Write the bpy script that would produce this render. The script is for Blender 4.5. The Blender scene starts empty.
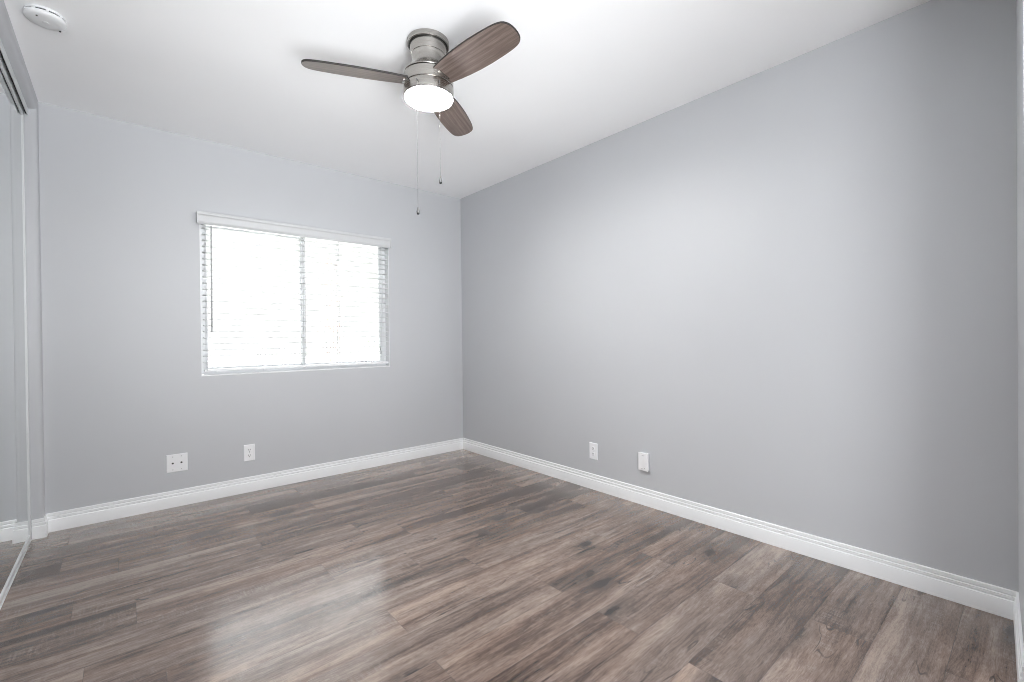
import bpy, bmesh, math, random
from mathutils import Vector, Matrix

sc = bpy.context.scene
C = sc.collection
random.seed(7)
PI = math.pi

# ------------------------------------------------------------------ camera
cam_d = bpy.data.cameras.new('camera')
cam = bpy.data.objects.new('camera', cam_d)
C.objects.link(cam)
cam_d.sensor_fit = 'HORIZONTAL'
cam_d.sensor_width = 36.0
cam_d.lens = 36.0 * 455.17 / 1024.0
cam_d.clip_start = 0.02
cam_d.clip_end = 200
YAW, PITCH, ROLL = 0.710463, -0.0061664, -0.0108715
fw = Vector((math.sin(YAW) * math.cos(PITCH), math.cos(YAW) * math.cos(PITCH), math.sin(PITCH)))
r0 = Vector((math.cos(YAW), -math.sin(YAW), 0))
u0 = r0.cross(fw)
rt = math.cos(ROLL) * r0 + math.sin(ROLL) * u0
up = -math.sin(ROLL) * r0 + math.cos(ROLL) * u0
cam.matrix_world = Matrix(((rt.x, up.x, -fw.x, 0), (rt.y, up.y, -fw.y, 0),
                           (rt.z, up.z, -fw.z, 1.07535), (0, 0, 0, 1)))
sc.camera = cam

# ------------------------------------------------------------------ world, exposure
SKY = 4.3
w = bpy.data.worlds.new('overcast_sky')
sc.world = w
w.use_nodes = True
wn = w.node_tree
bg = wn.nodes['Background']
tcw = wn.nodes.new('ShaderNodeTexCoord')
sep = wn.nodes.new('ShaderNodeSeparateXYZ')
wr = wn.nodes.new('ShaderNodeValToRGB')
els = wr.color_ramp.elements
while len(els) < 4:
    els.new(0.5)
for e_, (p_, c_) in zip(els, ((0.46, (0.0721, 0.0721, 0.0699)), (0.52, (0.0721, 0.0710, 0.0710)), (0.62, (0.0744, 0.0733, 0.0733)), (0.77, (0.93, 0.96, 1.0)))):
    e_.position = p_
    e_.color = (*c_, 1)
mrw = wn.nodes.new('ShaderNodeMapRange')
mrw.inputs['From Min'].default_value = -1
mrw.inputs['From Max'].default_value = 1
wn.links.new(tcw.outputs['Generated'], sep.inputs[0])
wn.links.new(sep.outputs['Z'], mrw.inputs['Value'])
wn.links.new(mrw.outputs[0], wr.inputs['Fac'])
wn.links.new(wr.outputs['Color'], bg.inputs['Color'])
bg.inputs['Strength'].default_value = SKY

def area(name, loc, rot, sx, sy, power, color=(1, 1, 1), portal=False):
    d = bpy.data.lights.new(name, 'AREA')
    d.shape = 'RECTANGLE'
    d.size = sx
    d.size_y = sy
    d.energy = power
    d.color = color
    if portal:
        d.cycles.is_portal = True
    o = bpy.data.objects.new(name, d)
    C.objects.link(o)
    o.location = loc
    o.rotation_euler = rot
    return o

# daylight guide in the window opening (a sampling portal, gives no light of its own)
area('window_portal', (1.092, 3.835, 1.375), (-PI / 2, 0, 0), 1.36, 1.06, 1, portal=True)
# sun on the garden, from behind the house: lights the ground outside, never the room directly
sd_ = bpy.data.lights.new('sun', 'SUN')
sd_.energy = 2.0
sd_.angle = 0.02
sd_.color = (1.0, 0.97, 0.92)
sun = bpy.data.objects.new('sun', sd_)
C.objects.link(sun)
sun.location = (0, 0, 8)
sun.rotation_euler = (math.radians(38), 0, math.radians(-15))
# added fill lamp behind the camera, brightens the bedroom walls; no real source
area('hall_fill', (0.00, -1.20, 1.35), (PI / 2, 0, 0), 1.7, 1.0, 19.5, (0.965, 0.985, 1.0))
# bare fill panel added behind the camera, turned towards the bedroom ceiling
fill_up = area('ceiling_fill', (0.30, -0.62, 0.55), (0, 0, 0), 1.3, 1.0, 4.5, (0.965, 0.985, 1.0))
fill_up.data.spread = math.radians(72)
fill_up.rotation_euler = (Vector((0.72, 2.15, 2.44)) - Vector(fill_up.location)).to_track_quat('-Z', 'Y').to_euler()

sc.view_settings.view_transform = 'Standard'
sc.view_settings.look = 'None'
sc.view_settings.gamma = 1
sc.view_settings.use_curve_mapping = False
sc.view_settings.exposure = 2.0
cy = sc.cycles
cy.use_denoising = True
cy.filter_width = 1.0
cy.max_bounces = 14
cy.diffuse_bounces = 9
cy.glossy_bounces = 5
cy.transparent_max_bounces = 12
cy.sample_clamp_indirect = 8
cy.caustics_reflective = False
cy.caustics_refractive = False

# ------------------------------------------------------------------ materials
def mat(name, base=(0.8, 0.8, 0.8), rough=0.5, metal=0.0, spec=0.5, **kw):
    m = bpy.data.materials.new(name)
    m.use_nodes = True
    b = m.node_tree.nodes['Principled BSDF']
    b.inputs['Base Color'].default_value = (*base, 1)
    b.inputs['Roughness'].default_value = rough
    b.inputs['Metallic'].default_value = metal
    b.inputs['Specular IOR Level'].default_value = spec
    for k, v in kw.items():
        b.inputs[k.replace('_', ' ')].default_value = v
    return m

class NT:
    def __init__(s, m):
        s.t = m.node_tree
        s.b = s.t.nodes.get('Principled BSDF')
    def n(s, typ, **kw):
        nd = s.t.nodes.new('ShaderNode' + typ)
        for k, v in kw.items():
            setattr(nd, k, v)
        return nd
    def l(s, a, b):
        s.t.links.new(a, b)
    def put(s, sock, v):
        if isinstance(v, bpy.types.NodeSocket):
            s.l(v, sock)
        else:
            sock.default_value = v
    def math(s, op, a, b=0.0, c=None, clamp=False):
        nd = s.n('Math', operation=op, use_clamp=clamp)
        s.put(nd.inputs[0], a)
        s.put(nd.inputs[1], b)
        if c is not None:
            s.put(nd.inputs[2], c)
        return nd.outputs[0]
    def vmul(s, v, f):
        nd = s.n('VectorMath', operation='MULTIPLY')
        s.put(nd.inputs[0], v)
        s.put(nd.inputs[1], f)
        return nd.outputs[0]
    def vadd(s, v, f):
        nd = s.n('VectorMath', operation='ADD')
        s.put(nd.inputs[0], v)
        s.put(nd.inputs[1], f)
        return nd.outputs[0]
    def noise(s, vec, scale=1.0, detail=4.0, rough=0.55, dist=0.0):
        nd = s.n('TexNoise')
        s.l(vec, nd.inputs['Vector'])
        nd.inputs['Scale'].default_value = scale
        nd.inputs['Detail'].default_value = detail
        nd.inputs['Roughness'].default_value = rough
        nd.inputs['Distortion'].default_value = dist
        return nd.outputs['Fac']
    def ramp(s, fac, stops):
        nd = s.n('ValToRGB')
        s.l(fac, nd.inputs[0])
        e = nd.color_ramp.elements
        while len(e) < len(stops):
            e.new(0.5)
        for q, (p, c) in zip(e, stops):
            q.position = p
            q.color = (*c, 1) if len(c) == 3 else c
        return nd.outputs['Color']
    def mr(s, v, a, b, c, d):
        nd = s.n('MapRange')
        s.put(nd.inputs[0], v)
        for i, q in enumerate((a, b, c, d)):
            nd.inputs[i + 1].default_value = q
        return nd.outputs[0]
    def mix(s, fac, a, b, mode='MIX'):
        nd = s.n('MixRGB', blend_type=mode)
        s.put(nd.inputs[0], fac)
        s.put(nd.inputs[1], a if isinstance(a, bpy.types.NodeSocket) else (*a, 1))
        s.put(nd.inputs[2], b if isinstance(b, bpy.types.NodeSocket) else (*b, 1))
        return nd.outputs[0]
    def bump(s, h, strength, dist=0.001):
        nd = s.n('Bump')
        s.l(h, nd.inputs['Height'])
        nd.inputs['Strength'].default_value = strength
        nd.inputs['Distance'].default_value = dist
        s.l(nd.outputs[0], s.b.inputs['Normal'])

def paint(name, base, rough, scale=260, strength=0.12):
    m = mat(name, base, rough, spec=0.5)
    t = NT(m)
    tc = t.n('TexCoord').outputs['Object']
    t.bump(t.noise(tc, scale, 3), strength, 0.0006)
    v = t.mr(t.noise(tc, 1.3, 2), 0.3, 0.7, 0.985, 1.015)
    t.l(t.mix(1.0, base, v, 'MULTIPLY'), t.b.inputs['Base Color'])
    return m

M = {}
M['wall'] = paint('grey_wall_paint', (0.525, 0.536, 0.556), 0.48)
M['ceiling'] = paint('white_ceiling_paint', (0.94, 0.945, 0.955), 0.8, 180, 0.2)
M['trim'] = paint('white_semigloss_trim', (0.83, 0.84, 0.85), 0.32, 60, 0.03)
M['vinyl'] = mat('white_vinyl', (0.82, 0.83, 0.84), 0.35)
M['valance'] = mat('valance_white', (0.60, 0.61, 0.62), 0.45)
M['plastic'] = mat('white_plastic', (0.84, 0.845, 0.86), 0.35)
M['detector'] = mat('detector_plastic', (0.76, 0.77, 0.78), 0.45)
M['slot'] = mat('dark_slot', (0.03, 0.03, 0.03), 0.6)
M['metal_white'] = mat('white_enamelled_steel', (0.74, 0.76, 0.77), 0.35)
M['black'] = mat('black_tip_and_gap_shade', (0.012, 0.012, 0.013), 0.7)  # pull tips, and the shade painted into the closet track gap
M['screw'] = mat('screw_steel', (0.55, 0.55, 0.55), 0.35, 1.0)
M['brass'] = mat('coax_metal', (0.10, 0.09, 0.08), 0.4, 0.6)
M['chain'] = mat('chain_metal', (0.16, 0.16, 0.165), 0.6, 0.2)
M['wand'] = mat('grey_acrylic', (0.34, 0.35, 0.36), 0.25)
M['cord'] = mat('blind_cord', (0.55, 0.56, 0.57), 0.8)
M['mirror'] = mat('mirror_silver', (0.86, 0.885, 0.875), 0.012, 1.0)
M['jacket'] = mat('floor_gap', (0.035, 0.028, 0.024), 0.8)
M['soil'] = mat('pale_ground', (0.55, 0.54, 0.51), 0.9)
M['bark'] = mat('bark', (0.42, 0.36, 0.31), 0.9)

def leafmat(name, a, b):
    m = mat(name, a, 0.6)
    t = NT(m)
    tc = t.n('TexCoord').outputs['Object']
    t.l(t.mix(t.noise(tc, 3.0, 3), a, b), t.b.inputs['Base Color'])
    return m
M['leaf'] = leafmat('pale_green_leaves', (0.42, 0.46, 0.30), (0.58, 0.62, 0.44))
M['leafd'] = leafmat('green_leaves', (0.36, 0.42, 0.30), (0.52, 0.56, 0.44))
M['bloom'] = leafmat('red_flowers', (0.48, 0.30, 0.27), (0.56, 0.42, 0.36))

# brushed nickel: fine grain running round the housing
m = mat('brushed_nickel', (0.46, 0.445, 0.42), 0.30, 1.0)
t = NT(m)
tc = t.n('TexCoord').outputs['Object']
gr = t.noise(t.vmul(tc, (3, 3, 1500)), 1.0, 2)
t.l(t.mr(gr, 0.3, 0.7, 0.23, 0.29), t.b.inputs['Roughness'])
t.l(t.ramp(gr, [(0.25, (0.36, 0.345, 0.325)), (0.75, (0.43, 0.415, 0.39))]), t.b.inputs['Base Color'])
M['nickel'] = m
M['nickel_dark'] = mat('dark_groove_metal', (0.05, 0.048, 0.045), 0.5, 0.6)

# glowing frosted lens
m = mat('lit_frosted_lens', (0.9, 0.9, 0.9), 0.5)
b = m.node_tree.nodes['Principled BSDF']
b.inputs['Emission Color'].default_value = (1.0, 0.99, 0.975, 1)
b.inputs['Emission Strength'].default_value = 70
M['lens'] = m

# clear window glass
m = bpy.data.materials.new('window_glass')
m.use_nodes = True
t = NT(m)
t.t.nodes.remove(t.b)
out = t.t.nodes['Material Output']
tr = t.n('BsdfTransparent')
tr.inputs[0].default_value = (0.96, 0.975, 0.97, 1)
gl = t.n('BsdfGlossy')
gl.inputs['Roughness'].default_value = 0.01
fr = t.n('Fresnel')
fr.inputs[0].default_value = 1.45
mx = t.n('MixShader')
t.l(fr.outputs[0], mx.inputs[0])
t.l(tr.outputs[0], mx.inputs[1])
t.l(gl.outputs[0], mx.inputs[2])
t.l(mx.outputs[0], out.inputs[0])
M['glass'] = m

# white blind slats, slightly translucent
m = bpy.data.materials.new('white_blind_slats')
m.use_nodes = True
t = NT(m)
t.b.inputs['Base Color'].default_value = (0.72, 0.725, 0.73, 1)
t.b.inputs['Roughness'].default_value = 0.4
tl = t.n('BsdfTranslucent')
tl.inputs[0].default_value = (0.85, 0.86, 0.87, 1)
mx = t.n('MixShader')
mx.inputs[0].default_value = 0.18
t.l(t.b.outputs[0], mx.inputs[1])
t.l(tl.outputs[0], mx.inputs[2])
t.l(mx.outputs[0], t.t.nodes['Material Output'].inputs[0])
M['slat'] = m

def wood_floor():
    m = mat('weathered_oak_laminate', (0.2, 0.16, 0.14), 0.3)
    t = NT(m)
    obj = t.n('TexCoord').outputs['Object']
    at = t.n('VertexColor', layer_name='plank').outputs['Color']
    sp = t.n('SeparateColor')
    t.l(at, sp.inputs[0])
    r1, r2, r3 = sp.outputs
    off = t.n('CombineXYZ')
    t.l(t.math('MULTIPLY', r1, 37.0), off.inputs[0])
    t.l(t.math('MULTIPLY', r2, 53.0), off.inputs[1])
    t.l(t.math('MULTIPLY', r3, 19.0), off.inputs[2])
    P = t.vadd(obj, off.outputs[0])
    # slow sideways wander of the grain
    warp = t.math('SUBTRACT', t.noise(t.vmul(P, (1.1, 3.0, 1)), 1, 1, 0.5), 0.5)
    warp2 = t.math('SUBTRACT', t.noise(t.vmul(P, (5.0, 12.0, 1)), 1, 2, 0.5), 0.5)
    wv = t.n('CombineXYZ')
    t.l(t.math('ADD', t.math('MULTIPLY', warp, 0.075), t.math('MULTIPLY', warp2, 0.014)), wv.inputs[1])
    Q = t.vadd(P, wv.outputs[0])
    broad = t.noise(t.vmul(Q, (0.9, 11.0, 1)), 1, 3, 0.58)
    mid = t.noise(t.vmul(Q, (3.0, 60.0, 1)), 1, 5, 0.68)
    fine = t.noise(t.vmul(Q, (40.0, 330.0, 1)), 1, 3, 0.75)
    cloud = t.noise(t.vmul(P, (8.0, 24.0, 1)), 1, 6, 0.72)
    g = t.math('MULTIPLY', broad, 0.36)
    g = t.math('ADD', g, t.math('MULTIPLY', mid, 0.26))
    g = t.math('ADD', g, t.math('MULTIPLY', fine, 0.22))
    g = t.math('ADD', g, t.math('MULTIPLY', cloud, 0.21))
    g = t.math('ADD', g, t.mr(r2, 0, 1, -0.040, 0.045))
    col = t.ramp(g, [(0.385, (0.032, 0.0215, 0.0170)), (0.455, (0.086, 0.0605, 0.0495)),
                     (0.53, (0.172, 0.1280, 0.1060)), (0.63, (0.310, 0.2500, 0.2130))])
    # brown / grey drift
    hue = t.noise(t.vmul(P, (0.9, 6.0, 1)), 1, 2)
    col = t.mix(t.mr(hue, 0.4, 0.65, 0.0, 0.6), col, t.mix(1.0, col, (1.10, 0.97, 0.88), 'MULTIPLY'))
    # pale limed flecks broken across the grain like saw marks
    sawn = t.noise(t.vmul(P, (150.0, 16.0, 1)), 1, 2, 0.6)
    sm = t.mr(t.noise(t.vmul(P, (2.0, 13, 1)), 1, 3), 0.50, 0.64, 0, 1)
    sf = t.math('MULTIPLY', t.math('MULTIPLY', t.mr(sawn, 0.45, 0.7, 0, 1), sm), t.mr(fine, 0.40, 0.6, 0.1, 0.55))
    col = t.mix(sf, col, (0.33, 0.285, 0.255))
    # dark splits that follow the grain
    cr = t.noise(t.vmul(P, (2.2, 15.0, 1)), 1.0, 2, 0.5, 0.8)
    line = t.mr(t.math('ABSOLUTE', t.math('SUBTRACT', cr, 0.56)), 0.004, 0.016, 1, 0)
    cm = t.mr(t.noise(t.vmul(P, (2.4, 5.0, 1)), 1.0, 2), 0.55, 0.63, 0, 1)
    line = t.math('MULTIPLY', line, cm)
    col = t.mix(t.math('MULTIPLY', line, 0.75), col, (0.030, 0.022, 0.020))
    # knots
    vo = t.n('TexVoronoi', feature='F1', voronoi_dimensions='2D')
    t.l(t.vmul(Q, (1.25, 3.4, 1)), vo.inputs['Vector'])
    vo.inputs['Scale'].default_value = 1.0
    kd = t.math('ADD', vo.outputs['Distance'], t.math('MULTIPLY', t.math('SUBTRACT', cloud, 0.5), 0.30))
    vs = t.n('SeparateColor')
    t.l(vo.outputs['Color'], vs.inputs[0])
    pick = t.math('GREATER_THAN', vs.outputs[0], 0.42)
    halo = t.math('MULTIPLY', t.mr(kd, 0.03, 0.26, 0.62, 0), pick)
    core = t.math('MULTIPLY', t.mr(kd, 0.015, 0.075, 0.85, 0), pick)
    col = t.mix(halo, col, (0.050, 0.038, 0.034))
    col = t.mix(core, col, (0.020, 0.016, 0.016))
    t.l(col, t.b.inputs['Base Color'])
    t.l(t.mr(mid, 0.3, 0.7, 0.17, 0.25), t.b.inputs['Roughness'])
    t.b.inputs['Specular IOR Level'].default_value = 0.3
    t.b.inputs['Coat Weight'].default_value = 0.8
    t.b.inputs['Coat Roughness'].default_value = 0.19
    t.b.inputs['Coat IOR'].default_value = 1.5
    hgt = t.math('ADD', t.math('MULTIPLY', fine, 0.5), t.math('MULTIPLY', mid, 0.5))
    t.bump(hgt, 0.10, 0.0008)
    return m
M['floor'] = wood_floor()

def wood_blade():
    m = mat('weathered_walnut_blade', (0.16, 0.12, 0.10), 0.42)
    t = NT(m)
    P = t.n('TexCoord').outputs['Object']
    warp = t.math('SUBTRACT', t.noise(t.vmul(P, (3, 9, 1)), 1, 1), 0.5)
    wv = t.n('CombineXYZ')
    t.l(t.math('MULTIPLY', warp, 0.012), wv.inputs[1])
    Q = t.vadd(P, wv.outputs[0])
    a = t.noise(t.vmul(Q, (1.6, 70, 1)), 1, 4, 0.6)
    f = t.noise(t.vmul(Q, (20, 400, 1)), 1, 3, 0.6)
    g = t.math('ADD', t.math('MULTIPLY', a, 0.75), t.math('MULTIPLY', f, 0.25))
    t.l(t.ramp(g, [(0.30, (0.055, 0.040, 0.035)), (0.48, (0.135, 0.100, 0.086)), (0.70, (0.26, 0.21, 0.185))]),
        t.b.inputs['Base Color'])
    t.bump(f, 0.08, 0.0005)
    return m
M['blade'] = wood_blade()
M['blade_edge'] = mat('dark_blade_edge', (0.014, 0.011, 0.010), 0.6)

# ------------------------------------------------------------------ mesh helpers
def finish(name, bm, material, parent=None, smooth=None, bevel=None):
    bmesh.ops.recalc_face_normals(bm, faces=bm.faces)
    me = bpy.data.meshes.new(name)
    bm.to_mesh(me)
    bm.free()
    mats = material if isinstance(material, (list, tuple)) else [material]
    for q in mats:
        me.materials.append(q)
    o = bpy.data.objects.new(name, me)
    C.objects.link(o)
    if parent is not None:
        o.parent = parent
    if smooth:
        for p in me.polygons:
            p.use_smooth = True
        me.set_sharp_from_angle(angle=math.radians(smooth))
    if bevel:
        md = o.modifiers.new('bevel', 'BEVEL')
        md.width = bevel
        md.segments = 3
        md.limit_method = 'ANGLE'
        md.angle_limit = math.radians(40)
    return o

def box(bm, x0, x1, y0, y1, z0, z1, mi=0):
    v = [bm.verts.new((x, y, z)) for x in (x0, x1) for y in (y0, y1) for z in (z0, z1)]
    for f in ((0, 1, 3, 2), (4, 6, 7, 5), (0, 4, 5, 1), (2, 3, 7, 6), (0, 2, 6, 4), (1, 5, 7, 3)):
        bm.faces.new([v[i] for i in f]).material_index = mi

def boxes(*bs):
    bm = bmesh.new()
    for b_ in bs:
        box(bm, *b_)
    return bm

def lathe(bm, prof, n=64, c=(0, 0), mi=0, caps=True):
    rings = []
    for r, z in prof:
        if r < 1e-6:
            rings.append([bm.verts.new((c[0], c[1], z))])
        else:
            rings.append([bm.verts.new((c[0] + r * math.cos(2 * PI * k / n), c[1] + r * math.sin(2 * PI * k / n), z))
                          for k in range(n)])
    for a, b_ in zip(rings, rings[1:]):
        for k in range(n):
            q = [a[k % len(a)], a[(k + 1) % len(a)], b_[(k + 1) % len(b_)], b_[k % len(b_)]]
            u = []
            for v in q:
                if v not in u:
                    u.append(v)
            if len(u) > 2:
                bm.faces.new(u).material_index = mi
    if caps:
        for ring in (rings[0], rings[-1]):
            if len(ring) > 2:
                bm.faces.new(ring).material_index = mi

def tube(bm, pts, r, n=8, mi=0):
    pts = [Vector(p) for p in pts]
    rings = []
    for i, p in enumerate(pts):
        d = (pts[min(i + 1, len(pts) - 1)] - pts[max(i - 1, 0)]).normalized()
        a = d.cross(Vector((0, 0, 1)))
        if a.length < 1e-3:
            a = d.cross(Vector((1, 0, 0)))
        a.normalize()
        b_ = d.cross(a)
        rr = r[i] if isinstance(r, (list, tuple)) else r
        rings.append([bm.verts.new(p + rr * (math.cos(2 * PI * k / n) * a + math.sin(2 * PI * k / n) * b_)) for k in range(n)])
    for a, b_ in zip(rings, rings[1:]):
        for k in range(n):
            bm.faces.new((a[k], a[(k + 1) % n], b_[(k + 1) % n], b_[k])).material_index = mi
    bm.faces.new(rings[0]).material_index = mi
    bm.faces.new(rings[-1]).material_index = mi

def sweep(bm, path, prof, i0=0, i1=None, z=0.0):
    """profile (offset to the left of travel, height) swept along a mitred floor path, segments i0..i1"""
    P = [Vector((p[0], p[1])) for p in path]
    n = len(P)
    i1 = n - 1 if i1 is None else i1
    def nrm(a, b_):
        d = (b_ - a).normalized()
        return Vector((-d.y, d.x))
    rings = []
    for i in range(i0, i1 + 1):
        ns = []
        if i > 0:
            ns.append(nrm(P[i - 1], P[i]))
        if i < n - 1:
            ns.append(nrm(P[i], P[i + 1]))
        if len(ns) == 2:
            m_ = ns[0] + ns[1]
            m_ = m_ / m_.dot(ns[0])
        else:
            m_ = ns[0]
        rings.append([bm.verts.new((P[i].x + m_.x * o, P[i].y + m_.y * o, z + h)) for o, h in prof])
    k = len(prof)
    for a, b_ in zip(rings, rings[1:]):
        for j in range(k):
            bm.faces.new((a[j], a[(j + 1) % k], b_[(j + 1) % k], b_[j]))
    bm.faces.new(rings[0])
    bm.faces.new(rings[-1])

def prism(bm, poly, axis, a, b_):
    """polygon in the plane across axis, extruded from a to b"""
    def p(u, v, w_):
        return {'x': (w_, u, v), 'y': (u, w_, v), 'z': (u, v, w_)}[axis]
    A = [bm.verts.new(p(u, v, a)) for u, v in poly]
    B = [bm.verts.new(p(u, v, b_)) for u, v in poly]
    n = len(poly)
    for i in range(n):
        bm.faces.new((A[i], A[(i + 1) % n], B[(i + 1) % n], B[i]))
    bm.faces.new(A)
    bm.faces.new(B)

def structure(o, label=None):
    o['kind'] = 'structure'
    if label:
        o['label'] = label
    return o

def empty(name, loc, rz=0.0):
    o = bpy.data.objects.new(name, None)
    o.empty_display_size = 0.1
    o.location = loc
    o.rotation_euler = (0, 0, rz)
    C.objects.link(o)
    return o

def tag(o, label, cat, group=None):
    o['label'] = label
    o['category'] = cat
    if group:
        o['group'] = group
    return o

# ------------------------------------------------------------------ room shell
H = 2.44
XL, XR = -0.335, 2.532          # left wall face, right wall face
YB = 3.690                      # window wall face
WX0, WX1, WZ0, WZ1 = 0.412, 1.772, 0.845, 1.925
CX = -1.02                      # back of the closet
YH = -1.23                      # far end of the unseen hall, added to hold the fill lamps
def front_y(x):                 # face of the wall beside the doorway, very slightly out of square
    return 0.057 - 0.0455 * (2.532 - x)
DX0, DX1 = -0.28, 1.97          # unseen doorway, widened to let in the hall fill

# floor: one laid surface of staggered boards running along the window wall
PW, PL, PY0 = 0.187, 1.170, 2.070
rowoff = {6: 1.775, 5: -0.23, 4: -0.02, 3: 0.55, 2: -0.16, 1: 0.035, 0: 0.717, -1: 1.066, -2: 0.10, -3: 0.787, -4: 1.402,
          -5: 0.785, -6: 1.408, -7: 1.970, -8: 1.407, -9: 1.970, -10: 1.407, -11: 1.977}
bm = bmesh.new()
col = bm.loops.layers.float_color.new('plank')
gx0, gx1, gy0, gy1 = CX - 0.1, XR + 0.1, YH - 0.1, YB + 0.1
f = bm.faces.new([bm.verts.new(p) for p in ((gx0, gy0, -0.0015), (gx1, gy0, -0.0015), (gx1, gy1, -0.0015), (gx0, gy1, -0.0015))])
f.material_index = 1
G = 0.0006
r_lo = math.floor((gy0 - PY0) / PW)
r_hi = math.ceil((gy1 - PY0) / PW)
rp = random.Random(21)
for r in range(r_lo, r_hi):
    y0 = max(gy0, PY0 + r * PW)
    y1 = min(gy1, PY0 + (r + 1) * PW)
    if y1 - y0 < 0.004:
        continue
    o0 = rowoff.get(r, rp.uniform(0, PL))
    k0 = math.floor((gx0 - o0) / PL)
    x = o0 + k0 * PL
    while x < gx1:
        a, b_ = max(gx0, x), min(gx1, x + PL)
        if b_ - a > 0.004:
            vs = [(a + G, y0 + G), (b_ - G, y0 + G), (b_ - G, y1 - G), (a + G, y1 - G)]
            fc = bm.faces.new([bm.verts.new((*p, 0.0)) for p in vs])
            c = (rp.random(), rp.random(), rp.random(), 1)
            for lp in fc.loops:
                lp[col] = c
        x += PL
bm.normal_update()
for fc in bm.faces:
    if fc.normal.z < 0:
        fc.normal_flip()
me = bpy.data.meshes.new('floor')
bm.to_mesh(me)
bm.free()
me.materials.append(M['floor'])
me.materials.append(M['jacket'])
fl = bpy.data.objects.new('floor', me)
C.objects.link(fl)
structure(fl)

structure(finish('ceiling', boxes((CX - 0.1, XR + 0.1, YH - 0.1, YB + 0.14, H, H + 0.1)), M['ceiling']))

# window wall with its opening
bm = bmesh.new()
T = 0.14
outer = [(CX - 0.1, 0), (XR + 0.1, 0), (XR + 0.1, H), (CX - 0.1, H)]
inner = [(WX0, WZ0), (WX1, WZ0), (WX1, WZ1), (WX0, WZ1)]
rings = {}
for nm, y in (('f', YB), ('b', YB + T)):
    rings[nm] = ([bm.verts.new((u, y, v)) for u, v in outer], [bm.verts.new((u, y, v)) for u, v in inner])
for nm in 'fb':
    o_, i_ = rings[nm]
    for k in range(4):
        bm.faces.new((o_[k], o_[(k + 1) % 4], i_[(k + 1) % 4], i_[k]))
for j in (0, 1):
    for k in range(4):
        bm.faces.new((rings['f'][j][k], rings['f'][j][(k + 1) % 4], rings['b'][j][(k + 1) % 4], rings['b'][j][k]))
structure(finish('wall_back', bm, M['wall']))
structure(finish('wall_right', boxes((XR, XR + 0.1, YH - 0.1, YB, 0, H)), M['wall']))

# wall beside the doorway: right piece, and the piece over the opening
bm = bmesh.new()
th = 0.11
prism(bm, [(XR, front_y(XR)), (DX1, front_y(DX1)), (DX1, front_y(DX1) - th), (XR, front_y(XR) - th)], 'z', 0, H)
prism(bm, [(DX0, front_y(DX0)), (CX, front_y(CX)), (CX, front_y(CX) - th), (DX0, front_y(DX0) - th)], 'z', 0, H)
structure(finish('wall_front', bm, M['wall']))
structure(finish('wall_hall', boxes((CX - 0.1, XR, YH - 0.1, YH, 0, H)), M['wall']))

# closet side: header, rounded return beside the window wall, closet back
R = 0.022
ret = [(-0.44, 3.615), (XL - R, 3.615)]
for k in range(1, 7):
    a = -PI / 2 + k * PI / 12
    ret.append((XL - R + R * math.cos(a), 3.615 + R + R * math.sin(a)))
ret += [(XL, YB), (-0.44, YB)]
bm = bmesh.new()
prism(bm, ret, 'z', 0, H)
hd = [(-0.44, 2.363), (XL - R, 2.363)]
for k in range(1, 7):
    a = -PI / 2 + k * PI / 12
    hd.append((XL - R + R * math.cos(a), 2.363 + R + R * math.sin(a)))
hd += [(XL, H), (-0.44, H)]
prism(bm, [(u, v) for u, v in hd], 'y', 0.40, 3.622)
prism(bm, [(-0.44, front_y(-0.44)), (XL, front_y(XL)), (XL, 0.40), (-0.44, 0.40)], 'z', 0, H)
structure(finish('wall_left', bm, M['wall'], smooth=35))
structure(finish('fill_lamp_frame', boxes((-0.91, -0.855, YH, YH + 0.05, 0.79, 1.91), (0.855, 0.91, YH, YH + 0.05, 0.79, 1.91),  # made-up frame set around the fill lamp, out of view
                                   (-0.855, 0.855, YH, YH + 0.05, 0.79, 0.845), (-0.855, 0.855, YH, YH + 0.05, 1.855, 1.91)), M['trim']))
structure(finish('wall_closet', boxes((CX - 0.1, CX, YH, YB, 0, H)), M['wall']))

# baseboards with a stepped colonial profile
BP = [(0, 0.1065), (0.005, 0.1065), (0.0072, 0.104), (0.0078, 0.0915), (0.0048, 0.0885), (0.0052, 0.0865), (0.0100, 0.0850),
      (0.0106, 0.0745), (0.0075, 0.0720), (0.0078, 0.0700), (0.0125, 0.0675), (0.0135, 0.0640), (0.0135, 0.0), (0, 0)]
bpath = [(DX1 + 0.004, front_y(DX1)), (XR, front_y(XR)), (XR, YB), (XL, YB), (XL, 3.615), (-0.381, 3.615)]
for nm, i0, i1 in (('baseboard_front', 0, 1), ('baseboard_right', 1, 2), ('baseboard_back', 2, 3), ('baseboard_left', 3, 5)):
    bm = bmesh.new()
    sweep(bm, bpath, BP, i0, i1)
    structure(finish(nm, bm, M['trim'], smooth=30))
structure(finish('trim_1', boxes((DX1 - 0.018, DX1, front_y(DX1) - th, front_y(DX1) - 0.001, 0, H)), M['trim']))

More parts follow.
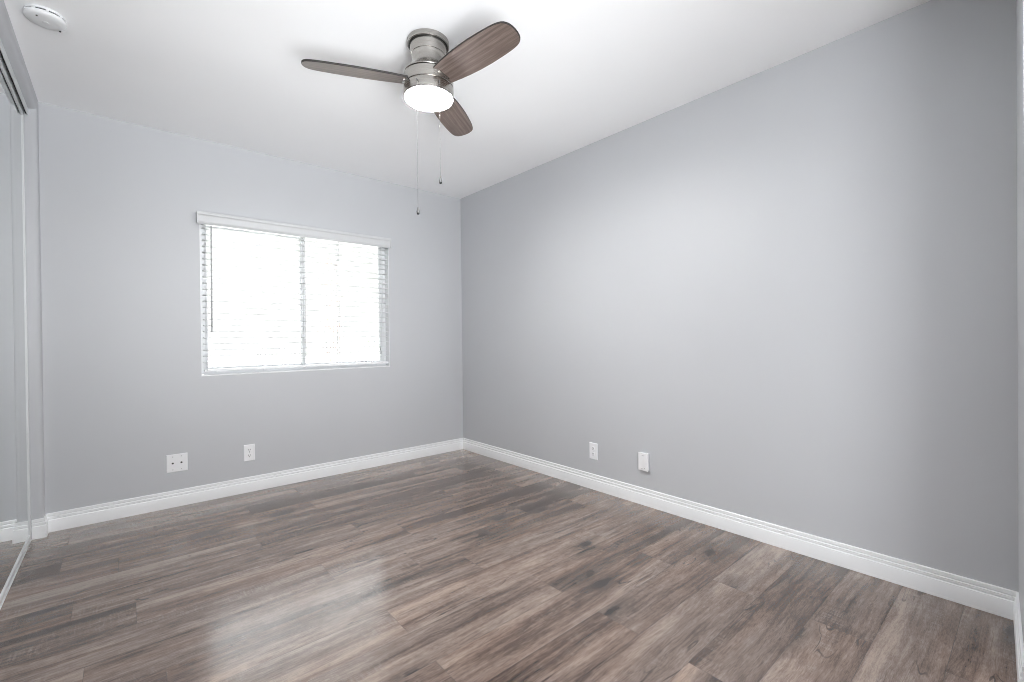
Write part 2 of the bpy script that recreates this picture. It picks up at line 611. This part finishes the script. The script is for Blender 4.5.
# ------------------------------------------------------------------ mirrored sliding closet doors
MX = -0.387
tk = empty('trim_2', (0, 0, 0))
structure(tk, 'white steel sliding track over and under the mirrored closet doors')
finish('top_track', boxes((-0.371, -0.368, 0.41, 3.614, 2.323, 2.363), (-0.44, -0.3715, 0.41, 3.614, 2.357, 2.363)), M['metal_white'], tk)
finish('track_gap_shade', boxes((-0.378, -0.3715, 0.41, 3.614, 2.330, 2.357)), M['black'], tk)  # black strip added as the shade inside the open track gap
finish('bottom_track', boxes((-0.440, -0.381, 0.41, 3.601, 0.0, 0.005)), M['metal_white'], tk)
def mirror_door(n, y0, y1, dx, label):
    d = empty('door_%d' % n, (MX + dx, (y0 + y1) / 2, 0.006))
    structure(d, label)
    hw = (y1 - y0) / 2
    finish('mirror', boxes((-0.006, 0.0, -hw + 0.010, hw - 0.010, 0.025, 2.313)), M['mirror'], d)
    bm = bmesh.new()
    box(bm, -0.018, 0.0045, -hw, -hw + 0.022, 0.0, 2.336)
    box(bm, -0.018, 0.0045, hw - 0.022, hw, 0.0, 2.336)
    finish('stile', bm, M['metal_white'], d, bevel=0.002)
    finish('top_rail', boxes((-0.018, 0.0045, -hw + 0.022, hw - 0.022, 2.300, 2.336)), M['metal_white'], d, bevel=0.0015)
    finish('bottom_rail', boxes((-0.018, 0.0045, -hw + 0.022, hw - 0.022, 0.006, 0.030)), M['metal_white'], d, bevel=0.0015)
    return d
mirror_door(1, 1.96, 3.599, 0.0, 'mirrored sliding closet door nearest the window wall')
mirror_door(2, 0.42, 2.02, -0.026, 'mirrored sliding closet door behind the nearer panel')

# ------------------------------------------------------------------ window
win = empty('window_1', (1.092, YB + 0.095, WZ0))
structure(win, 'white vinyl sliding window behind the blind')
hx = (WX1 - WX0) / 2
hz = WZ1 - WZ0
bm = boxes((-hx, -hx + 0.026, -0.024, 0.035, 0.005, hz), (hx - 0.026, hx, -0.024, 0.035, 0.005, hz),
           (-hx + 0.026, hx - 0.026, -0.025, 0.035, 0, 0.026), (-hx + 0.026, hx - 0.026, -0.025, 0.035, hz - 0.026, hz))
finish('window_frame', bm, M['vinyl'], win)
def sash(xa, xb, yo):
    bm = bmesh.new()
    z0, z1, s = 0.027, hz - 0.027, 0.024
    box(bm, xa, xa + s, yo - 0.010, yo + 0.012, z0, z1)
    box(bm, xb - s, xb, yo - 0.010, yo + 0.012, z0, z1)
    box(bm, xa + s, xb - s, yo - 0.010, yo + 0.012, z0, z0 + s)
    box(bm, xa + s, xb - s, yo - 0.010, yo + 0.012, z1 - s, z1)
    sa = finish('sash', bm, M['vinyl'], win)
    finish('pane', boxes((xa + s - 0.004, xb - s + 0.004, yo - 0.002, yo + 0.002, z0 + s - 0.004, z1 - s + 0.004)), M['glass'], sa)
sash(-hx + 0.027, 0.008, 0.020)
sash(-0.014, hx - 0.027, -0.008)
structure(finish('trim_3', boxes((WX0 - 0.001, WX1 + 0.001, YB - 0.003, YB + 0.070, WZ0 - 0.004, WZ0 + 0.004),
                                 (WX0 - 0.002, WX0 + 0.003, YB + 0.001, YB + 0.070, WZ0 + 0.004, WZ1), (WX1 - 0.003, WX1 + 0.002, YB + 0.001, YB + 0.070, WZ0 + 0.004, WZ1)), M['trim']))

# ------------------------------------------------------------------ horizontal blind
bl = empty('window_blind', (1.085, YB, WZ0 + 0.02))
tag(bl, 'white horizontal slat blind with moulded valance hanging in the window', 'window blind')
X0, Y0, Z0 = bl.location
def L(x, y, z):
    return (x - X0, y - Y0, z - Z0)
# valance: crown shaped front with returned ends
vp = [(0.0, 0.080), (0.052, 0.080), (0.0545, 0.076), (0.0545, 0.062), (0.048, 0.056), (0.0455, 0.050), (0.0450, 0.022),
      (0.0425, 0.012), (0.036, 0.004), (0.033, 0.0), (0.028, 0.0), (0.034, 0.014), (0.036, 0.060), (0.0, 0.066)]
bm = bmesh.new()
prism(bm, [(-o - 0.001, 1.862 - Z0 + h) for o, h in vp], 'x', 0.396 - X0, 1.773 - X0)
box(bm, 0.394 - X0, 0.400 - X0, -0.0525, -0.001, 1.868 - Z0, 1.940 - Z0)
box(bm, 1.769 - X0, 1.775 - X0, -0.0525, -0.001, 1.868 - Z0, 1.940 - Z0)
finish('valance', bm, M['valance'], bl, smooth=30)
finish('head_rail', boxes((0.430 - X0, 1.762 - X0, 0.010, 0.058, 1.874 - Z0, 1.918 - Z0)), M['plastic'], bl)
SX0, SX1 = 0.4300, 1.7640
bm = bmesh.new()
NS = 23
SP = (1.852 - 0.893) / NS
for i in range(NS):
    z = 1.852 - i * SP - Z0
    # shallow crowned slat cross-section, nearly level
    tilt = math.radians(3)
    pts = []
    for s in range(5):
        q = -0.0245 + 0.049 * s / 4
        pts.append((q, 0.0022 * (1 - (q / 0.0245) ** 2)))
    poly = pts + [(q, h - 0.0034) for q, h in reversed(pts)]
    poly = [(0.034 + u * math.cos(tilt), z + v - u * math.sin(tilt)) for u, v in poly]
    prism(bm, poly, 'x', SX0 - X0, SX1 - X0)
finish('slats', bm, M['slat'], bl, smooth=30)
br = finish('bottom_rail', boxes((SX0 - X0, SX1 - X0, 0.010, 0.058, 0.868 - Z0, 0.885 - Z0)), M['plastic'], bl, bevel=0.003)
for x in (0.50, 0.80, 1.085, 1.37, 1.67):
    bm = bmesh.new()
    lathe(bm, [(0, 0.868 - Z0), (0.009, 0.868 - Z0), (0.009, 0.864 - Z0), (0.007, 0.862 - Z0), (0, 0.862 - Z0)], 16, (x - X0, 0.028))
    finish('cord_button', bm, M['plastic'], br)
bm = bmesh.new()
tube(bm, [L(1.565, YB + 0.011, 0.884), L(1.570, YB + 0.010, 0.902), L(1.590, YB + 0.010, 0.908), L(1.608, YB + 0.010, 0.902), L(1.613, YB + 0.011, 0.884)], 0.0022, 6)
finish('rail_clip', bm, M['cord'], br)
for x in (0.446, 1.085, 1.345, 1.705):
    bm = bmesh.new()
    for yy in (0.0085, 0.0595):
        tube(bm, [(x - X0, yy, 0.875 - Z0), (x - X0, yy, 1.876 - Z0)], 0.0014, 6)
    for i in range(NS):
        z = 1.852 - i * SP - Z0 - 0.003
        tube(bm, [(x - X0, 0.0085, z), (x - X0, 0.0595, z)], 0.0008, 5)
    finish('ladder_cord', bm, M['cord'], bl)
bm = bmesh.new()
tube(bm, [L(0.478, YB - 0.012, 1.880), L(0.477, YB - 0.014, 1.855)], 0.002, 6)
tube(bm, [L(0.477, YB - 0.014, 1.857), L(0.4735, YB - 0.012, 1.142)], 0.0042, 6)
tube(bm, [L(0.4735, YB - 0.012, 1.146), L(0.4735, YB - 0.012, 1.138)], [0.0052, 0.0048], 8)
finish('tilt_wand', bm, M['wand'], bl)
for dx, zt, ze in ((0.0, 0, 1.006), (0.012, 0, 0.972)):
    bm = bmesh.new()
    x = 1.679 + dx * 0.6
    tube(bm, [L(x, YB - 0.006, 1.880), L(x, YB - 0.008, ze + 0.018)], 0.0011, 6)
    lc = finish('lift_cord', bm, M['cord'], bl)
    bm = bmesh.new()
    tube(bm, [L(x, YB - 0.008, ze + 0.020), L(x, YB - 0.008, ze + 0.012), L(x, YB - 0.008, ze - 0.012), L(x, YB - 0.008, ze - 0.018)],
         [0.002, 0.0042, 0.0058, 0.005], 10)
    finish('tassel', bm, M['wand'], lc)

# ------------------------------------------------------------------ ceiling fan
FX, FY = 1.0878, 1.8313
fan = empty('ceiling_fan', (FX, FY, H))
tag(fan, 'three bladed flush mount ceiling fan in brushed nickel with lit round light', 'ceiling fan')
def zz(prof):
    return [(r, z - H) for r, z in prof]
bm = bmesh.new()
lathe(bm, zz([(0.0, 2.4395), (0.0930, 2.4395), (0.0945, 2.438), (0.0945, 2.4165), (0.0930, 2.4150), (0.0, 2.4150)]), 96)
canopy = finish('canopy', bm, M['nickel'], fan, smooth=40)
bm = bmesh.new()
lathe(bm, zz([(0.0, 2.4150), (0.0895, 2.4150), (0.0895, 2.4125), (0, 2.4125)]), 96)
finish('canopy_groove', bm, M['nickel_dark'], canopy)
bm = bmesh.new()
lathe(bm, zz([(0.0, 2.4125), (0.0835, 2.4125), (0.0815, 2.392), (0.0785, 2.3735), (0.0765, 2.3725), (0.0765, 2.371), (0.0775, 2.370),
              (0.0745, 2.356), (0.0745, 2.347), (0.0770, 2.334), (0.0830, 2.318), (0.0930, 2.302), (0.1030, 2.2915),
              (0.1090, 2.2860), (0.1100, 2.2835), (0.1090, 2.2820), (0, 2.2820)]), 96)
finish('motor_housing', bm, M['nickel'], fan, smooth=40)
bm = bmesh.new()
lathe(bm, zz([(0.0, 2.2820), (0.1035, 2.2820), (0.1035, 2.2765), (0, 2.2765)]), 96)
finish('motor_gap', bm, M['nickel_dark'], fan)
bm = bmesh.new()
lathe(bm, zz([(0.0, 2.2765), (0.1105, 2.2765), (0.1125, 2.2750), (0.1125, 2.2300), (0.1110, 2.2285), (0, 2.2285)]), 96)
finish('blade_hub', bm, M['nickel'], fan, smooth=40)
bm = bmesh.new()
lathe(bm, zz([(0.0, 2.2285), (0.1090, 2.2285), (0.1090, 2.2260), (0.1115, 2.2255), (0.1130, 2.2235), (0.1130, 2.1800), (0.1118, 2.1775),
              (0.1092, 2.1775), (0.1092, 2.1850), (0.0, 2.1850)]), 96)
lk = finish('light_housing', bm, M['nickel'], fan, smooth=40)
bm = bmesh.new()
lathe(bm, zz([(0.0, 2.1845), (0.1088, 2.1845), (0.1088, 2.1770), (0.1072, 2.1735), (0.102, 2.1700), (0.080, 2.1665), (0.045, 2.1645), (0.0, 2.1640)]), 96)
finish('light_lens', bm, M['lens'], lk, smooth=60)

def half_w(r, side):
    """half width of the blade at radius r; the leading side bows out a little more"""
    k = [(0.085, 0.050), (0.11, 0.054), (0.16, 0.0605), (0.22, 0.0665), (0.28, 0.0700), (0.34, 0.0710), (0.40, 0.0690), (0.45, 0.0668),
         (0.48, 0.0635), (0.505, 0.0590), (0.520, 0.0530), (0.530, 0.0450), (0.5375, 0.0330), (0.5420, 0.0160)]
    for (a, u), (b_, v) in zip(k, k[1:]):
        if a <= r <= b_:
            return u + (v - u) * (r - a) / (b_ - a)
    return k[-1][1]
def blade(ang):
    rs = [0.085, 0.10, 0.13, 0.16, 0.19, 0.22, 0.25, 0.28, 0.31, 0.34, 0.37, 0.40, 0.43, 0.46, 0.48, 0.50, 0.515, 0.525, 0.533, 0.5385, 0.5420]
    lead = [(r * 0.985, half_w(r, 1)) for r in rs]
    trail = [(r * 0.985, -half_w(r, -1)) for r in reversed(rs)]
    poly = lead + [(0.5352, 0.0)] + trail
    bm = bmesh.new()
    t2 = 0.0044
    ins = 0.0012
    cxm = 0.31
    def inset(p):
        r, s = p
        return (r - ins * (1 if r > 0.5 else 0), s - math.copysign(ins, s) if abs(s) > ins else s)
    lo_i = [bm.verts.new((*inset(p), -t2)) for p in poly]
    lo = [bm.verts.new((*p, -t2 + 0.0012)) for p in poly]
    hi = [bm.verts.new((*p, t2 - 0.0012)) for p in poly]
    hi_i = [bm.verts.new((*inset(p), t2)) for p in poly]
    n = len(poly)
    bm.faces.new(lo_i)
    bm.faces.new(hi_i)
    for A, B in ((lo_i, lo), (lo, hi), (hi, hi_i)):
        for i in range(n):
            bm.faces.new((A[i], A[(i + 1) % n], B[(i + 1) % n], B[i])).material_index = 1
    o = finish('blade', bm, [M['blade'], M['blade_edge']], fan)
    o.rotation_mode = 'XYZ'
    o.matrix_local = (Matrix.Translation((0, 0, 2.2500 - H)) @ Matrix.Rotation(math.radians(ang), 4, 'Z')
                      @ Matrix.Rotation(math.radians(-14), 4, 'X'))
    # screw plate holding the blade into the hub
    bm = bmesh.new()
    box(bm, 0.090, 0.1165, -0.030, 0.030, -0.0074, -0.0044)
    finish('blade_clip', bm, M['nickel'], o, bevel=0.001)
    return o
for a in (-83, 37, 157):
    blade(a)
def chain(x, y, ztop, zbot):
    bm = bmesh.new()
    x -= FX
    y -= FY
    # eyelet arm out of the housing
    d = Vector((x, y, 0)).normalized()
    p0 = d * 0.112
    tube(bm, [(p0.x, p0.y, ztop - H), (x, y, ztop - H), (x, y, ztop - 0.004 - H)], 0.0022, 8)
    tube(bm, [(x, y, ztop - H), (x, y, zbot + 0.030 - H)], 0.0006, 6)
    z = ztop - 0.004
    while z > zbot + 0.030:
        lathe(bm, [(0, z + 0.0012 - H), (0.0011, z - H), (0, z - 0.0012 - H)], 6, (x, y), caps=False)
        z -= 0.0055
    c = finish('pull_chain', bm, M['chain'], fan)
    bm = bmesh.new()
    lathe(bm, [(0, zbot + 0.031 - H), (0.002, zbot + 0.031 - H), (0.0034, zbot + 0.025 - H), (0.0066, zbot + 0.013 - H), (0.0074, zbot + 0.008 - H),
               (0.0060, zbot + 0.004 - H), (0, zbot + 0.004 - H)], 16, (x, y))
    k = finish('chain_pull', bm, mat_pull, c, smooth=40)
    bm = bmesh.new()
    lathe(bm, [(0, zbot + 0.0045 - H), (0.0060, zbot + 0.0045 - H), (0.0060, zbot - 0.001 - H), (0.004, zbot - 0.003 - H), (0, zbot - 0.003 - H)], 16, (x, y))
    tip = finish('chain_connector', bm, M['black'], c)
    tip['label'] = 'black tip of the pull'
    bm = bmesh.new()
    zc = 2.128
    lathe(bm, [(0, zc + 0.006 - H), (0.0028, zc + 0.003 - H), (0.0028, zc - 0.004 - H), (0, zc - 0.006 - H)], 10, (x, y))
    finish('chain_coupling', bm, M['screw'], c)
mat_pull = mat('pewter_pull', (0.22, 0.22, 0.22), 0.4, 0.7)
chain(1.0718, 1.7140, 2.205, 1.7585)
chain(0.9870, 1.7630, 2.205, 1.6200)

# ------------------------------------------------------------------ smoke detector
sd = empty('smoke_detector', (-0.219, 2.690, H))
tag(sd, 'round white smoke detector on the ceiling near the mirrored closet', 'smoke detector')
bm = bmesh.new()
lathe(bm, [(0, -0.0005), (0.060, -0.0005), (0.0615, -0.002), (0.0615, -0.009), (0.0, -0.009)], 64)
finish('mounting_base', bm, M['detector'], sd, smooth=40)
bm = bmesh.new()
lathe(bm, [(0, -0.009), (0.0555, -0.009), (0.0555, -0.0165), (0, -0.0165)], 64)
finish('vent_gap', bm, M['slot'], sd)
bm = bmesh.new()
n = 9
for k in range(n):
    a = 2 * PI * k / n
    c_, s_ = math.cos(a), math.sin(a)
    vs = []
    for r, tt in ((0.054, -0.004), (0.0635, -0.004), (0.0635, 0.004), (0.054, 0.004)):
        vs.append((r * c_ - tt * s_, r * s_ + tt * c_))
    prism(bm, vs, 'z', -0.0168, -0.0088)
lathe(bm, [(0, -0.0165), (0.0640, -0.0165), (0.0650, -0.018), (0.0650, -0.0235), (0.0630, -0.0285), (0.056, -0.0325), (0.036, -0.0350), (0.0, -0.0355)], 64)
cv = finish('cover', bm, M['detector'], sd, smooth=40)
for px, py in ((0.040, 0.052 - 0.012), (-0.022, -0.037)):
    bm = bmesh.new()
    lathe(bm, [(0, -0.0330), (0.0032, -0.0330), (0.0032, -0.0358), (0, -0.0362)], 12, (px, py))
    finish('indicator', bm, M['slot'], cv)
bm = bmesh.new()
lathe(bm, [(0, -0.0345), (0.011, -0.0345), (0.011, -0.0365), (0.0095, -0.0372), (0, -0.0374)], 24)
finish('test_button', bm, M['detector'], cv, smooth=40)

# ------------------------------------------------------------------ wall plates
def plate_bm(wd, hg, t0=0.0, t1=0.0055):
    """bevelled cover plate in local x (width), z (height), standing off along -y"""
    bm = bmesh.new()
    c = 0.003
    A = [bm.verts.new((sx * wd / 2, -t0, sz * hg / 2)) for sx, sz in ((-1, -1), (1, -1), (1, 1), (-1, 1))]
    B = [bm.verts.new((sx * wd / 2, -t1 + c * 0.7, sz * hg / 2)) for sx, sz in ((-1, -1), (1, -1), (1, 1), (-1, 1))]
    D = [bm.verts.new((sx * (wd / 2 - c), -t1, sz * (hg / 2 - c))) for sx, sz in ((-1, -1), (1, -1), (1, 1), (-1, 1))]
    for P, Q in ((A, B), (B, D)):
        for i in range(4):
            bm.faces.new((P[i], P[(i + 1) % 4], Q[(i + 1) % 4], Q[i]))
    bm.faces.new(A)
    bm.faces.new(D)
    return bm
def knob(r, x, z, y0, y1, n=20):
    bm = bmesh.new()
    tube(bm, [(x, -y0, z), (x, -y1, z)], r, n)
    return bm
def screw(parent, x, z, y):
    bm = knob(0.0034, x, z, y - 0.001, y + 0.0008, 12)
    s = finish('screw', bm, M['screw'], parent)
    return s
def outlet(loc, rz, label):
    o = empty('wall_outlet', loc, rz)
    tag(o, label, 'outlet')
    finish('cover_plate', plate_bm(0.070, 0.115), M['plastic'], o)
    for s in (-1, 1):
        bm = bmesh.new()
        pts = []
        for k in range(24):
            a = 2 * PI * k / 24
            pts.append((max(-0.0145, min(0.0145, 0.0172 * math.cos(a))), s * 0.0198 + 0.0142 * math.sin(a)))
        prism(bm, pts, 'y', -0.0075, -0.005)
        rc = finish('receptacle', bm, M['plastic'], o)
        bm = boxes((-0.0078, -0.0052, -0.0080, -0.0070, s * 0.0198 - 0.002, s * 0.0198 + 0.0075),
                   (0.0052, 0.0078, -0.0080, -0.0070, s * 0.0198 - 0.001, s * 0.0198 + 0.0065))
        tube(bm, [(0, -0.0070, s * 0.0198 - 0.0080), (0, -0.0080, s * 0.0198 - 0.0080)], 0.0030, 12)
        finish('slots', bm, M['slot'], rc)
    screw(o, 0, 0, 0.0055)
    return o
outlet((0.6880, YB, 0.2790), 0.0, 'white duplex outlet on the window wall, right of the two-port plate')
outlet((XR, 2.069, 0.2700), -PI / 2, 'white duplex outlet on the right wall, nearer the room corner')

cx = empty('coax_plate', (0.2715, YB, 0.2845))
tag(cx, 'wide white plate with two dark coax ports on the window wall', 'wall plate')
finish('cover_plate', plate_bm(0.112, 0.115), M['plastic'], cx)
for s in (-1, 1):
    bm = knob(0.0062, s * 0.023, 0, 0.005, 0.0075, 6)
    jk = finish('port_nut', bm, M['brass'], cx)
    bm = knob(0.0044, s * 0.023, 0, 0.007, 0.0135, 16)
    finish('port', bm, M['slot'], jk)
    for z in (-0.042, 0.042):
        screw(cx, s * 0.023, z, 0.0055)

bp = empty('phone_plate', (XR, 1.654, 0.2790), -PI / 2)
tag(bp, 'thick white blank box plate low on the right wall, farther from the corner', 'wall plate')
bm = boxes((-0.034, 0.034, -0.016, 0.0, -0.0545, 0.0545))
finish('box', bm, M['plastic'], bp, bevel=0.003)
finish('cover_plate', boxes((-0.0355, 0.0355, -0.0205, -0.0162, -0.0560, 0.0560)), M['plastic'], bp, bevel=0.0015)
finish('slot', boxes((-0.009, 0.009, -0.0210, -0.0203, 0.0375, 0.0415)), M['cord'], bp)
for x, z in ((-0.008, -0.044), (0.012, -0.040)):
    screw(bp, x, z, 0.0205)

# ------------------------------------------------------------------ garden seen faintly through the window
gd = finish('garden_ground', boxes((-14, 20, YB + 0.4, 40, -0.40, -0.30)), M['soil'])
structure(gd)
def shrub(name, loc, w_, h_, n, m_leaf, label, cat, seed, lift=0.25):
    rr = random.Random(seed)
    root = empty(name, loc)
    tag(root, label, cat)
    bm = bmesh.new()
    stems = []
    for k in range(7):
        a = rr.uniform(0, 2 * PI)
        e = Vector((math.cos(a) * w_ * rr.uniform(0.2, 0.7), math.sin(a) * w_ * rr.uniform(0.2, 0.7), h_ * rr.uniform(0.6, 0.9)))
        tube(bm, [(0, 0, 0), e * 0.5 + Vector((0, 0, h_ * 0.1)), e], [0.03, 0.018, 0.006], 6)
    finish('stems', bm, M['bark'], root)
    bm = bmesh.new()
    for k in range(n):
        u = rr.random() ** 0.4
        a = rr.uniform(0, 2 * PI)
        c_ = rr.uniform(-1, 1)
        s_ = math.sqrt(1 - c_ * c_)
        p = Vector((u * s_ * math.cos(a) * w_, u * s_ * math.sin(a) * w_, h_ * (0.5 + lift * 0.5) + u * c_ * h_ * (0.5 - lift * 0.3)))
        d = Vector((rr.gauss(0, 1), rr.gauss(0, 1), rr.gauss(0.3, 0.6))).normalized()
        q = d.cross(Vector((rr.gauss(0, 1), rr.gauss(0, 1), rr.gauss(0, 1)))).normalized()
        l_ = rr.uniform(0.07, 0.13)
        vs = [p, p + d * l_ * 0.5 + q * l_ * 0.25, p + d * l_, p + d * l_ * 0.5 - q * l_ * 0.25]
        bm.faces.new([bm.verts.new(v) for v in vs])
    finish('foliage', bm, m_leaf, root)
shrub('garden_shrub', (0.55, 7.2, -0.30), 0.55, 1.42, 420, M['leaf'], 'pale leafy shrub outside, behind the left end of the blind', 'shrub', 3)
shrub('garden_shrub', (1.95, 8.4, -0.30), 0.45, 1.20, 320, M['leaf'], 'low pale green shrub outside, below the middle of the blind', 'shrub', 4)
shrub('garden_shrub', (3.35, 7.6, -0.30), 0.50, 1.34, 420, M['leafd'], 'green shrub outside, behind the right end of the blind', 'shrub', 5)
shrub('flowering_tree', (2.42, 7.0, -0.30), 0.20, 2.5, 240, M['bloom'], 'narrow reddish flowering bush outside, right of the window middle', 'shrub', 6, 0.5)
